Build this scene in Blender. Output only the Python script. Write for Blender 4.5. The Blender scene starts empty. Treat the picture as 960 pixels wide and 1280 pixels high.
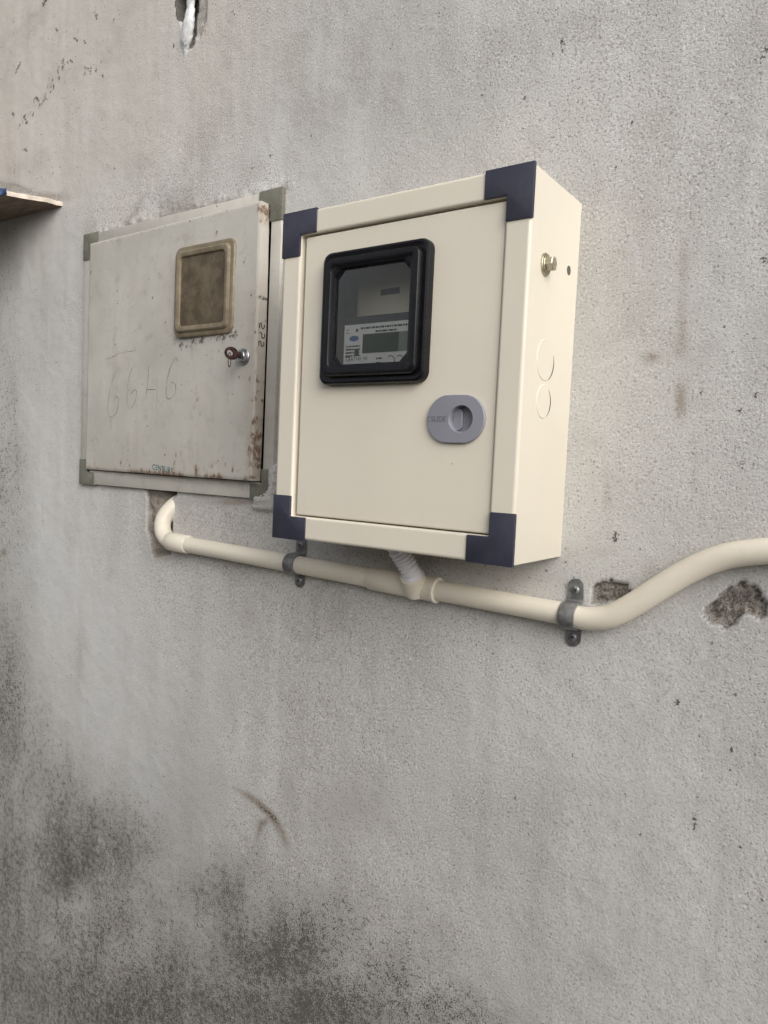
import bpy, bmesh, math, random
import numpy as np
from mathutils import Vector, Matrix

random.seed(7)
rng = np.random.RandomState(11)
S = bpy.context.scene
COL = S.collection

# ------------------------------------------------------------------ camera
FPX, CAM = 923.57, np.array([0.6536, -0.8155, 0.0972])
YAW, PITCH, ROLL = 0.6134, -0.0639, 0.0449
fw = np.array([-math.sin(YAW)*math.cos(PITCH), math.cos(YAW)*math.cos(PITCH), math.sin(PITCH)])
r0 = np.array([math.cos(YAW), math.sin(YAW), 0.0])
u0 = np.cross(r0, fw)
rt = math.cos(ROLL)*r0 + math.sin(ROLL)*u0
up = -math.sin(ROLL)*r0 + math.cos(ROLL)*u0
cd = bpy.data.cameras.new('camera'); cam = bpy.data.objects.new('camera', cd); COL.objects.link(cam)
cd.sensor_fit = 'HORIZONTAL'; cd.sensor_width = 36.0; cd.lens = FPX/960*36
cd.clip_start = 0.01; cd.clip_end = 500
cam.matrix_world = Matrix(((rt[0], up[0], -fw[0], CAM[0]), (rt[1], up[1], -fw[1], CAM[1]),
                           (rt[2], up[2], -fw[2], CAM[2]), (0, 0, 0, 1)))
S.camera = cam
S.render.resolution_x, S.render.resolution_y = 768, 1024

# ------------------------------------------------------------------ sky, sun, exposure
SUN_DIR = Vector((0.74, -0.42, 0.52)).normalized()          # towards the sun
elev = math.asin(SUN_DIR.z); azim = math.atan2(SUN_DIR.x, SUN_DIR.y)
wd = bpy.data.worlds.new('World'); S.world = wd; wd.use_nodes = True
nt = wd.node_tree; nt.nodes.clear()
sk = nt.nodes.new('ShaderNodeTexSky'); sk.sky_type = 'NISHITA'; sk.sun_disc = False
sk.sun_elevation = elev; sk.sun_rotation = azim; sk.air_density = 1.0; sk.dust_density = 4.0; sk.ozone_density = 1.0
hs = nt.nodes.new('ShaderNodeHueSaturation'); hs.inputs['Saturation'].default_value = 0.22
bg = nt.nodes.new('ShaderNodeBackground'); bg.inputs['Strength'].default_value = 0.145
wo = nt.nodes.new('ShaderNodeOutputWorld')
nt.links.new(sk.outputs[0], hs.inputs['Color']); nt.links.new(hs.outputs[0], bg.inputs[0]); nt.links.new(bg.outputs[0], wo.inputs[0])
sl = bpy.data.lights.new('sun', 'SUN'); sl.energy = 1.05; sl.angle = math.radians(55); sl.color = (1.0, 0.98, 0.94)
so = bpy.data.objects.new('sun', sl); COL.objects.link(so)
so.rotation_euler = SUN_DIR.to_track_quat('Z', 'Y').to_euler(); so.location = (3, -2, 3)
S.view_settings.view_transform = 'Standard'; S.view_settings.look = 'None'
S.view_settings.gamma = 1.0; S.view_settings.exposure = 0.24; S.view_settings.use_curve_mapping = False

# ------------------------------------------------------------------ helpers
def at(px, py, y=0.0):
    """photo pixel -> point on the plane y = const (the wall and everything mounted on it)"""
    d = fw + rt*(px-480)/FPX + up*(640-py)/FPX
    return CAM + (y-CAM[1])/d[1]*d

def at_h(px, py, z):
    d = fw + rt*(px-480)/FPX + up*(640-py)/FPX
    return CAM + (z-CAM[2])/d[2]*d

def new_mesh(name, verts, faces, mat, parent=None, smooth=False, auto=None):
    me = bpy.data.meshes.new(name)
    me.from_pydata([tuple(map(float, v)) for v in verts], [], faces)
    bm = bmesh.new(); bm.from_mesh(me)
    bmesh.ops.recalc_face_normals(bm, faces=bm.faces)
    bm.to_mesh(me); bm.free()
    return link(name, me, mat, parent, smooth, auto)

def top_of(o):
    while o.parent: o = o.parent
    return o

def link(name, me, mat, parent=None, smooth=False, auto=None):
    me.name = name
    o = bpy.data.objects.new(name, me); COL.objects.link(o)
    if mat is not None:
        me.materials.clear(); me.materials.append(mat)
    if parent is not None:
        me.transform(Matrix.Translation(-top_of(parent).location)); o.parent = parent
    if smooth or auto:
        me.polygons.foreach_set('use_smooth', [True]*len(me.polygons))
        if auto: me.set_sharp_from_angle(angle=math.radians(auto))
    return o

def thing(name, label, cat, loc, group=None):
    o = bpy.data.objects.new(name, None); COL.objects.link(o)
    o.location = Vector([float(c) for c in loc]); o.empty_display_size = 0.02
    tag(o, label, cat, group)
    return o

def tag(o, label, cat, group=None):
    o['label'] = label; o['category'] = cat
    if group: o['group'] = group
    return o

def rrect(x0, x1, z0, z1, r, y, n=5):
    r = max(min(r, (x1-x0)/2-1e-5, (z1-z0)/2-1e-5), 1e-5)
    P = []
    for cx, cz, a0 in ((x1-r, z1-r, 0), (x0+r, z1-r, 90), (x0+r, z0+r, 180), (x1-r, z0+r, 270)):
        for k in range(n):
            a = math.radians(a0 + 90*k/(n-1))
            P.append((cx+r*math.cos(a), y, cz+r*math.sin(a)))
    return P

def loft_data(loops, cap0=False, cap1=False, closed=True):
    V, F = [], []; n = len(loops[0])
    for L in loops: V += list(L)
    for i in range(len(loops)-1):
        for k in range(n if closed else n-1):
            a, b = i*n+k, i*n+(k+1) % n
            F.append((a, b, b+n, a+n))
    if cap0: F.append(tuple(range(n)))
    if cap1: F.append(tuple(range((len(loops)-1)*n, len(loops)*n)))
    return V, F

def loft(name, loops, mat, parent=None, cap0=False, cap1=False, auto=35):
    V, F = loft_data(loops, cap0, cap1)
    return new_mesh(name, V, F, mat, parent, auto=auto)

def frames(path):
    P = [np.array(p, float) for p in path]; T = []
    for i in range(len(P)):
        t = P[min(i+1, len(P)-1)]-P[max(i-1, 0)]; T.append(t/np.linalg.norm(t))
    a = np.array([0, 0, 1.]) if abs(T[0][2]) < .9 else np.array([0, 1., 0])
    u = a-T[0]*(a@T[0]); u /= np.linalg.norm(u); out = []
    for p, t in zip(P, T):
        u = u-t*(u@t); u /= np.linalg.norm(u); out.append((p, t, u, np.cross(t, u)))
    return out

def tube_data(path, rad, n=20, cap=True):
    fr = frames(path); L = []
    for i, (p, t, u, v) in enumerate(fr):
        r = rad[i] if hasattr(rad, '__len__') else rad
        L.append([p+r*(math.cos(2*math.pi*k/n)*u+math.sin(2*math.pi*k/n)*v) for k in range(n)])
    return loft_data(L, cap, cap)

def tube(name, path, rad, mat, parent=None, n=20, cap=True, auto=40):
    V, F = tube_data(path, rad, n, cap)
    return new_mesh(name, V, F, mat, parent, auto=auto)

def join(parts):
    V, F = [], []
    for v, f in parts:
        o = len(V); V += list(v); F += [tuple(i+o for i in q) for q in f]
    return V, F

def box_data(x0, x1, y0, y1, z0, z1):
    V = [(x, y, z) for x in (x0, x1) for y in (y0, y1) for z in (z0, z1)]
    return V, [(0, 1, 3, 2), (4, 6, 7, 5), (0, 4, 5, 1), (2, 3, 7, 6), (0, 2, 6, 4), (1, 5, 7, 3)]

def box(name, x0, x1, y0, y1, z0, z1, mat, parent=None, bev=0.0, seg=2):
    V, F = box_data(x0, x1, y0, y1, z0, z1)
    o = new_mesh(name, V, F, mat, parent)
    if bev: bevel(o, bev, seg)
    return o

def bevel(o, w, seg=2):
    bm = bmesh.new(); bm.from_mesh(o.data)
    ed = [e for e in bm.edges if e.is_manifold and e.calc_face_angle(0) > 0.6]
    bmesh.ops.bevel(bm, geom=ed, offset=w, segments=seg, affect='EDGES', profile=0.5)
    bm.to_mesh(o.data); bm.free()
    o.data.polygons.foreach_set('use_smooth', [True]*len(o.data.polygons))
    o.data.set_sharp_from_angle(angle=math.radians(32))

def prism(name, poly, y0, y1, mat, parent=None, bev=0.0, seg=2):
    n = len(poly)
    V = [(p[0], y0, p[1]) for p in poly]+[(p[0], y1, p[1]) for p in poly]
    F = [tuple(range(n)), tuple(range(n, 2*n))]+[(k, (k+1) % n, n+(k+1) % n, n+k) for k in range(n)]
    o = new_mesh(name, V, F, mat, parent)
    if bev: bevel(o, bev, seg)
    return o

def smooth_path(pts, k=8):
    P = [np.array(p, float) for p in pts]; P = [2*P[0]-P[1]]+P+[2*P[-1]-P[-2]]; out = []
    for i in range(1, len(P)-2):
        for j in range(k):
            t = j/k; a, b, c, d = P[i-1:i+3]
            out.append(.5*((2*b)+(c-a)*t+(2*a-5*b+4*c-d)*t*t+(3*b-a-3*c+d)*t**3))
    out.append(P[-2]); return out

def text_mesh(name, body, x, z, y, h, mat, parent, sx=1.0, depth=0.0002, rot=0.0, plane='front', shear=0.0, align='LEFT'):
    cu = bpy.data.curves.new('lettering', 'FONT'); cu.body = body; cu.size = 1.0; cu.extrude = 0.0; cu.shear = shear
    cu.align_x = align
    t = bpy.data.objects.new('lettering', cu); COL.objects.link(t)
    bpy.context.view_layer.update()
    dg = bpy.context.evaluated_depsgraph_get()
    me = bpy.data.meshes.new_from_object(t.evaluated_get(dg))
    bpy.data.objects.remove(t); bpy.data.curves.remove(cu)
    c, s = math.cos(rot), math.sin(rot); k = h/0.70
    for v in me.vertices:
        a, b = v.co.x*k*sx, v.co.y*k
        a, b = a*c-b*s, a*s+b*c
        v.co = Vector((x+a, y-depth, z+b)) if plane == 'front' else Vector((y+depth, x+a, z+b))
    return link(name, me, mat, parent)

# ------------------------------------------------------------------ materials
def lin(r, g, b):
    return tuple(((c/255)/12.92 if c/255 <= .04045 else ((c/255+.055)/1.055)**2.4) for c in (r, g, b))+(1.,)

class NT:
    def __init__(s, name):
        s.m = bpy.data.materials.new(name); s.m.use_nodes = True; s.t = s.m.node_tree
        s.b = s.t.nodes['Principled BSDF']
    def n(s, typ, **kw):
        x = s.t.nodes.new('ShaderNode'+typ)
        for k, v in kw.items():
            if hasattr(x, k): setattr(x, k, v)
            else: x.inputs[k.replace('_', ' ')].default_value = v
        return x
    def l(s, a, b): s.t.links.new(a, b)
    def math(s, op, a, b=None, clamp=False):
        x = s.t.nodes.new('ShaderNodeMath'); x.operation = op; x.use_clamp = clamp
        for i, v in enumerate((a, b)):
            if v is None: continue
            if isinstance(v, (int, float)): x.inputs[i].default_value = v
            else: s.l(v, x.inputs[i])
        return x.outputs[0]
    def mix(s, fac, a, b, mode='MIX'):
        x = s.t.nodes.new('ShaderNodeMix'); x.data_type = 'RGBA'; x.blend_type = mode
        for i, v in ((0, fac), (6, a), (7, b)):
            if isinstance(v, (int, float)): x.inputs[i].default_value = v
            elif isinstance(v, tuple): x.inputs[i].default_value = v
            else: s.l(v, x.inputs[i])
        return x.outputs[2]
    def ramp(s, v, lo, hi, a=0.0, b=1.0):
        x = s.t.nodes.new('ShaderNodeMapRange'); x.interpolation_type = 'SMOOTHSTEP'
        s.l(v, x.inputs[0])
        for i, q in enumerate((lo, hi, a, b)):
            if isinstance(q, (int, float)): x.inputs[i+1].default_value = q
            else: s.l(q, x.inputs[i+1])
        return x.outputs[0]
    def coords(s, sc=(1, 1, 1)):
        g = s.t.nodes.new('ShaderNodeTexCoord'); mp = s.t.nodes.new('ShaderNodeMapping')
        mp.inputs['Scale'].default_value = sc; s.l(g.outputs['Object'], mp.inputs[0]); return mp.outputs[0]
    def noise(s, sc, det=2.0, rough=0.5, co=None, dist=0.0):
        x = s.t.nodes.new('ShaderNodeTexNoise'); x.inputs['Scale'].default_value = sc
        x.inputs['Detail'].default_value = det; x.inputs['Roughness'].default_value = rough; x.inputs['Distortion'].default_value = dist
        s.l(co if co is not None else s.coords(), x.inputs['Vector']); return x.outputs[0]
    def attr(s, name):
        x = s.t.nodes.new('ShaderNodeAttribute'); x.attribute_name = name; return x.outputs['Fac']
    def bump(s, h, dist, strength=1.0):
        x = s.t.nodes.new('ShaderNodeBump'); x.inputs['Distance'].default_value = dist; x.inputs['Strength'].default_value = strength
        s.l(h, x.inputs['Height']); s.l(x.outputs[0], s.b.inputs['Normal'])

def simple(name, col, rough=0.5, metal=0.0, var=0.06, vscale=14, bump=0.0, bscale=300, spec=0.5, dust=0.0, rvar=0.08):
    k = NT(name)
    f = k.noise(vscale, 4, .6)
    c2 = tuple(max(0, c*(1-2.2*var)) for c in col[:3])+(1,); c1 = tuple(min(1, c*(1+var)) for c in col[:3])+(1,)
    c = k.mix(k.ramp(f, .3, .7), c2, c1)
    if dust:
        c = k.mix(k.math('MULTIPLY', k.ramp(k.noise(vscale*4, 5, .7), .48, .75), dust), c, (.32, .29, .25, 1))
    k.l(c, k.b.inputs['Base Color'])
    k.l(k.ramp(k.noise(vscale*2.5, 3), .3, .7, max(.02, rough-rvar), min(1, rough+rvar)), k.b.inputs['Roughness'])
    k.b.inputs['Metallic'].default_value = metal; k.b.inputs['Specular IOR Level'].default_value = spec
    if bump: k.bump(k.noise(bscale, 2), bump)
    return k.m

M = {}
M['cream'] = simple('cream_powder_coat', (.70, .645, .54, 1), .42, var=.025, vscale=4, bump=.00012, bscale=650, dust=.05)
M['pipe'] = simple('cream_plastic', (.75, .69, .575, 1), .45, var=.03, vscale=9, dust=.14)
M['navy'] = simple('navy_plastic', (.036, .037, .058, 1), .42, var=.06, bump=.00008, bscale=900, dust=.04)
M['black'] = simple('black_plastic', (.006, .006, .008, 1), .30, var=.1, dust=.015, spec=.32)
M['latch'] = simple('grey_latch_plastic', (.25, .25, .285, 1), .40, var=.04)
M['latch_mark'] = simple('latch_mark', (.13, .13, .155, 1), .5)
M['cavity'] = simple('dark_cavity', (.02, .02, .02, 1), .8)
M['zinc'] = simple('yellow_zinc', (.46, .42, .31, 1), .38, metal=.75, var=.15, vscale=120)
M['steel'] = simple('dark_galvanised_steel', (.24, .24, .235, 1), .40, metal=.35, var=.22, vscale=70)
M['screw'] = simple('screw_steel', (.30, .30, .31, 1), .4, metal=.5, var=.2, vscale=200)
M['flex'] = simple('grey_flexible_plastic', (.74, .74, .77, 1), .42, var=.03, dust=.05)
M['olive'] = simple('olive_grey_plastic', (.165, .163, .128, 1), .62, var=.10, vscale=40, dust=.25)
M['meter'] = simple('meter_case', (.05, .05, .055, 1), .5)
M['plate'] = simple('meter_plate', (.78, .79, .82, 1), .45, var=.02)
M['lcd'] = simple('display', (.028, .045, .020, 1), .35, var=.05, spec=.08)
M['lcd2'] = simple('display_margin', (.20, .25, .21, 1), .4, var=.05, spec=.1)
M['ink'] = simple('black_ink', (.03, .03, .035, 1), .7)
M['blue'] = simple('blue_print', (.04, .13, .36, 1), .5)
M['teal'] = simple('teal_print', (.035, .15, .18, 1), .6, var=.15, vscale=300)
M['pencil'] = simple('pencil_line', (.345, .32, .285, 1), .8, var=.40, vscale=90)
M['key'] = simple('rusted_key', (.085, .045, .04, 1), .55, metal=.5, var=.3, vscale=200)
M['chrome'] = simple('worn_chrome', (.42, .42, .43, 1), .34, metal=.9, var=.25, vscale=150)
M['wood_edge'] = simple('raw_board_edge', (.62, .54, .46, 1), .8, var=.12, vscale=60, bump=.0008, bscale=120)
M['bluebag'] = simple('blue_plastic_sheet', (.012, .035, .10, 1), .40, var=.3, vscale=60)
M['sealant'] = simple('white_filler', (.66, .66, .66, 1), .65, var=.14, vscale=40, bump=.002, bscale=90)
M['inner'] = simple('cabinet_inside', (.68, .63, .54, 1), .55, var=.04)

def board_mat():
    k = NT('board_underside')
    g = k.noise(14, 5, .65, k.coords((1, 6, 1)), .4)
    k.l(k.mix(k.ramp(g, .3, .7), (.12, .088, .064, 1), (.22, .165, .12, 1)), k.b.inputs['Base Color'])
    k.b.inputs['Roughness'].default_value = .85; k.bump(k.noise(90, 3), .0006); return k.m
M['board'] = board_mat()

def old_paint():
    k = NT('old_grey_paint')
    big, mid, fine = k.noise(6, 4, .6), k.noise(45, 5, .65), k.noise(320, 3, .6)
    c = k.mix(k.ramp(big, .3, .7), (.44, .417, .372, 1), (.53, .506, .458, 1))
    st = k.noise(10, 4, .6, k.coords((4, 1, .7)))
    c = k.mix(k.math('MULTIPLY', k.ramp(st, .50, .78), .24), c, (.33, .285, .225, 1))
    c = k.mix(k.math('MULTIPLY', k.ramp(mid, .52, .76), .40), c, (.27, .25, .22, 1))
    rust = k.attr('rust')
    rn = k.noise(75, 5, .7, k.coords((2.2, 1, .8)), .5)
    rf = k.ramp(k.math('ADD', k.math('MULTIPLY', rust, .75), k.math('MULTIPLY', k.math('SUBTRACT', rn, .5), 2.6)), .42, .72)
    rf = k.math('MULTIPLY', rf, k.ramp(rust, .02, .2))
    rc = k.mix(k.ramp(fine, .35, .65), (.075, .033, .016, 1), (.25, .14, .075, 1))
    halo = k.math('MULTIPLY', k.ramp(rust, .05, .6), .35)
    c = k.mix(halo, c, (.36, .26, .165, 1)); c = k.mix(k.math('MULTIPLY', rf, .80), c, rc)
    dirt = k.attr('dirt')
    df = k.math('MULTIPLY', k.ramp(k.math('ADD', dirt, k.math('MULTIPLY', k.math('SUBTRACT', k.noise(210, 4, .7), .5), 2.2)), .34, .70), k.ramp(dirt, .02, .2))
    c = k.mix(k.math('MULTIPLY', df, .85), c, (.07, .06, .05, 1))
    v = k.t.nodes.new('ShaderNodeTexVoronoi'); v.inputs['Scale'].default_value = 42; k.l(k.coords(), v.inputs['Vector'])
    sp = k.math('MULTIPLY', k.ramp(v.outputs['Distance'], .05, .09, 1, 0), k.ramp(k.noise(12, 2), .52, .6))
    c = k.mix(k.math('MULTIPLY', sp, .7), c, (.10, .085, .07, 1))
    k.l(c, k.b.inputs['Base Color'])
    k.l(k.ramp(mid, .3, .7, .42, .62), k.b.inputs['Roughness'])
    k.bump(k.math('ADD', k.math('MULTIPLY', fine, .3), k.math('MULTIPLY', rf, k.noise(220, 3))), .0009); return k.m
M['oldpaint'] = old_paint()

def old_plastic(name, a, b, rough, tr=0.0):
    k = NT(name)
    c = k.mix(k.ramp(k.noise(30, 5, .7), .3, .7), a, b)
    sc = k.noise(60, 4, .7, k.coords((3, 1, .6)), .6)
    c = k.mix(k.math('MULTIPLY', k.ramp(sc, .60, .74), .30), c, (.34, .31, .26, 1))
    k.l(c, k.b.inputs['Base Color']); k.b.inputs['Roughness'].default_value = rough
    k.b.inputs['Specular IOR Level'].default_value = .3
    k.bump(k.noise(70, 4), .0006); return k.m
M['yellowed'] = old_plastic('yellowed_plastic', (.15, .120, .078, 1), (.25, .205, .14, 1), .34)
M['smoked'] = old_plastic('smoked_pane', (.070, .053, .032, 1), (.15, .118, .078, 1), .45)

def glass():
    k = NT('clear_window_pane'); o = k.t.nodes['Material Output']
    tr = k.n('BsdfTransparent'); tr.inputs[0].default_value = (.95, .95, .93, 1)
    gl = k.n('BsdfGlossy'); gl.inputs['Roughness'].default_value = .06
    fr = k.n('Fresnel'); fr.inputs['IOR'].default_value = 1.40
    mx = k.n('MixShader'); k.l(fr.outputs[0], mx.inputs[0]); k.l(tr.outputs[0], mx.inputs[1]); k.l(gl.outputs[0], mx.inputs[2])
    k.l(mx.outputs[0], o.inputs['Surface']); return k.m
M['glass'] = glass()

def plaster():
    k = NT('weathered_plaster')
    co = k.coords()
    g1 = k.noise(330, 3, .6, co, .3); g2 = k.noise(640, 2, .5, co); g3 = k.noise(95, 3, .6, co)
    warm, pale, mold_shade, brown, rough, dark, grain, tone, streak, mid, speck = (k.attr(a) for a in ('warm', 'pale', 'mold_shade', 'brown', 'rough', 'dark', 'grain', 'tone', 'streak', 'mid', 'speck'))
    c = k.mix(tone, (.475, .465, .446, 1), (.57, .558, .536, 1))
    c = k.mix(warm, c, (.535, .492, .445, 1))
    c = k.mix(k.math('MULTIPLY', k.ramp(streak, .52, .80), .24), c, (.37, .35, .325, 1))
    c = k.mix(k.math('MULTIPLY', k.ramp(streak, .48, .20), .40), c, (.60, .595, .58, 1))
    c = k.mix(k.math('MULTIPLY', k.ramp(mid, .52, .85), .30), c, (.33, .305, .275, 1))
    pf = k.math('MULTIPLY', pale, k.ramp(k.math('ADD', mid, k.math('MULTIPLY', g3, .35)), .35, .85))
    c = k.mix(k.math('MULTIPLY', pf, .62, True), c, (.60, .61, .62, 1))
    gr = k.math('ADD', k.math('MULTIPLY', g1, .60), k.math('MULTIPLY', g2, .40))
    pit = k.ramp(gr, .49, .35)
    c = k.mix(k.math('MULTIPLY', pit, k.math('MULTIPLY', grain, .66)), c, (.16, .115, .105, 1))
    hi = k.ramp(gr, .53, .66)
    c = k.mix(k.math('MULTIPLY', hi, k.math('MULTIPLY', grain, .70)), c, (.76, .75, .735, 1))
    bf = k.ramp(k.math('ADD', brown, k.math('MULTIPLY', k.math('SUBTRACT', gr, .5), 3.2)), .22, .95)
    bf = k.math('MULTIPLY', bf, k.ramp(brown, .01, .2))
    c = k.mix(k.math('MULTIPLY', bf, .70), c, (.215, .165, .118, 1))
    rc = k.mix(k.ramp(k.math('ADD', k.math('MULTIPLY', g3, .4), k.math('MULTIPLY', gr, .6)), .40, .60), (.085, .075, .066, 1), (.32, .29, .255, 1))
    c = k.mix(rough, c, rc)
    # mould and some painted shade: fine black dots whose density follows the mask
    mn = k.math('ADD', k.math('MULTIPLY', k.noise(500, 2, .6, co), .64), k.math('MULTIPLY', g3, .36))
    thr = k.math('SUBTRACT', .650, k.math('MULTIPLY', mold_shade, .22))
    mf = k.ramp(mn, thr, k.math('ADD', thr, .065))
    c = k.mix(k.math('MULTIPLY', mf, k.ramp(mold_shade, .02, .25, 0, .90)), c, (.032, .030, .024, 1))
    c = k.mix(k.math('MULTIPLY', k.ramp(mold_shade, .0, 1.0), .50), c, (.150, .139, .119, 1))
    # scattered specks, size and density from the mask
    for sc, lo, hi_, th in ((48, .04, .11, .56), (105, .06, .16, .54), (21, .03, .07, .62)):
        v = k.t.nodes.new('ShaderNodeTexVoronoi'); v.inputs['Scale'].default_value = sc; k.l(co, v.inputs['Vector'])
        dd = k.math('ADD', v.outputs['Distance'], k.math('MULTIPLY', k.math('SUBTRACT', g1, .5), .22))
        f = k.math('MULTIPLY', k.ramp(dd, lo, hi_, 1, 0), k.ramp(speck, th, th+.12))
        c = k.mix(k.math('MULTIPLY', f, .66), c, (.075, .068, .058, 1))
    # drawn marks: scratches, drips, painted shade in the crack, broken up by the grain
    dn = k.math('ADD', k.math('MULTIPLY', k.noise(380, 3, .65, co), .7), k.math('MULTIPLY', g3, .3))
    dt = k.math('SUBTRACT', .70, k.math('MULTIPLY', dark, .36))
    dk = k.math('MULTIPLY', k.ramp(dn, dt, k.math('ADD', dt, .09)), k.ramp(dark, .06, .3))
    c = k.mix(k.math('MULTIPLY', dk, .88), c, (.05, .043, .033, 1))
    k.l(c, k.b.inputs['Base Color'])
    k.b.inputs['Roughness'].default_value = .93; k.b.inputs['Specular IOR Level'].default_value = .25
    h = k.math('ADD', k.math('MULTIPLY', gr, k.math('ADD', k.math('MULTIPLY', grain, .9), .25)), k.math('MULTIPLY', g3, .35))
    h = k.math('ADD', h, k.math('MULTIPLY', k.math('MULTIPLY', rough, 2.4), g3))
    k.bump(h, .0013); return k.m
M['plaster'] = plaster()

def concrete():
    k = NT('yard_concrete')
    c = k.mix(k.ramp(k.noise(3, 5, .6), .3, .7), (.20, .19, .175, 1), (.31, .30, .28, 1))
    k.l(k.mix(k.math('MULTIPLY', k.ramp(k.noise(60, 4), .5, .7), .5), c, (.14, .13, .12, 1)), k.b.inputs['Base Color'])
    k.b.inputs['Roughness'].default_value = .9; k.bump(k.noise(150, 4), .002); return k.m
M['concrete'] = concrete()

# ------------------------------------------------------------------ numpy noise and painting on the wall plane
def vnoise(X, Z, sc, seed):
    r = np.random.RandomState(seed); T = r.rand(256, 256)
    a, b = X*sc, Z*sc; i, j = np.floor(a).astype(int), np.floor(b).astype(int)
    u, v = a-i, b-j; u = u*u*(3-2*u); v = v*v*(3-2*v)
    g = lambda p, q: T[p % 256, q % 256]
    return (g(i, j)*(1-u)+g(i+1, j)*u)*(1-v)+(g(i, j+1)*(1-u)+g(i+1, j+1)*u)*v

def fbm(X, Z, sc, seed, oc=4):
    s = 0; a = .5
    for k in range(oc): s = s+a*vnoise(X, Z, sc*2**k, seed+k); a *= .5
    return s/(1-.5**oc)

def sstep(x, a, b):
    t = np.clip((x-a)/(b-a), 0, 1); return t*t*(3-2*t)

def seg_dist(X, Z, pts):
    d = np.full(X.shape, 9.0); tt = np.zeros(X.shape); n = len(pts)-1
    for i in range(n):
        a, b = pts[i], pts[i+1]; vx, vz = b[0]-a[0], b[1]-a[1]
        t = np.clip(((X-a[0])*vx+(Z-a[1])*vz)/(vx*vx+vz*vz+1e-12), 0, 1)
        e = np.hypot(X-a[0]-t*vx, Z-a[1]-t*vz); m = e < d
        d = np.where(m, e, d); tt = np.where(m, (i+t)/n, tt)
    return d, tt

def inside(X, Z, poly):
    c = np.zeros(X.shape, bool); n = len(poly)
    for i in range(n):
        (x1, z1), (x2, z2) = poly[i], poly[(i+1) % n]
        if z1 == z2: continue
        m = ((z1 > Z) != (z2 > Z)) & (X < (x2-x1)*(Z-z1)/(z2-z1)+x1)
        c ^= m
    return c

def wp(px, py, y=0.0):
    p = at(px, py, y); return (float(p[0]), float(p[2]))

# ------------------------------------------------------------------ ground
GZ = -1.45
g = new_mesh('ground', [(-60, -60, GZ), (60, -60, GZ), (60, 60, GZ), (-60, 60, GZ)], [(0, 1, 2, 3)], M['concrete'])
g['kind'] = 'structure'

# unseen low wall, added behind the camera to block sky light from below
yw = thing('added_shade_wall', 'unseen low concrete wall with a coping, added to shade the foot of the plaster wall', 'wall', (0, -2.55, GZ))
box('wall_panel', -7, 7, -2.70, -2.55, GZ-.02, .42, M['concrete'], yw, .01)
box('coping', -7.02, 7.02, -2.74, -2.51, .415, .48, M['concrete'], yw, .012)

# ------------------------------------------------------------------ plastered wall (one dense sheet with real recesses, backed to 0.22 m)
OX0, OX1, OZ0, OZ1 = -0.621, -0.1235, 0.0365, 0.495      # old cabinet frame
def axis(lo, hi, d, far_lo, far_hi):
    a = list(np.arange(lo, hi+d/2, d)); st = d; x = lo
    while x > far_lo: st *= 1.45; x = max(x-st, far_lo); a.insert(0, x)
    st = d; x = a[-1]
    while x < far_hi: st *= 1.45; x = min(x+st, far_hi); a.append(x)
    return np.array(a)
ax = axis(-1.06, 0.72, .003, -5.0, 5.0); az = axis(-1.25, 1.10, .003, GZ-.03, 2.4)
X, Z = np.meshgrid(ax, az, indexing='ij')
Y = np.zeros(X.shape)
A = {k: np.zeros(X.shape) for k in ('warm', 'pale', 'mold_shade', 'brown', 'rough', 'dark', 'grain', 'tone', 'streak', 'mid', 'speck')}
n1, n2, n3, n4 = fbm(X, Z, 25, 1), fbm(X, Z, 70, 5), fbm(X, Z, 8, 9), fbm(X, Z, 2.2, 13)
Y += (n4-.5)*.004 + (n1-.5)*.0012 + (n2-.5)*.0009
flat = np.exp(-(np.maximum(0, np.maximum(-X, X-.33))**2+np.maximum(0, np.maximum(-Z, Z-.40))**2)/.06**2)
Y *= (1-.8*flat)

def blob(k, px, py, rx, ry, s, power=2, rag=0.35):
    """soft stain or shade patch centred on a photo pixel; rx, ry are pixel half sizes there"""
    c = wp(px, py); a = wp(px+rx, py); b = wp(px, py+ry)
    ux, uz = (a[0]-c[0]), (a[1]-c[1]); vx, vz = (b[0]-c[0]), (b[1]-c[1]); det = ux*vz-uz*vx
    p = ((X-c[0])*vz-(Z-c[1])*vx)/det; q = (ux*(Z-c[1])-uz*(X-c[0]))/det
    d = np.sqrt(p*p+q*q)*(1+rag*2*(n3-.5)+rag*1.2*(n1-.5))
    A[k] = np.maximum(A[k], s*np.exp(-d**power)) if s > 0 else A[k]*(1+s*np.exp(-d**power))

def mark(k, pts, w, s, fade=True, w2=None):
    P = [wp(*q) for q in pts]; d, t = seg_dist(X, Z, P)
    ww = w if w2 is None else w+(w2-w)*t
    f = s*np.exp(-(d*(1+.8*(n2-.5))/ww)**2)
    A[k] = np.maximum(A[k], f*(.5+.5*np.sin(np.pi*np.clip(t, .02, .98)) if fade else 1))

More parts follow.
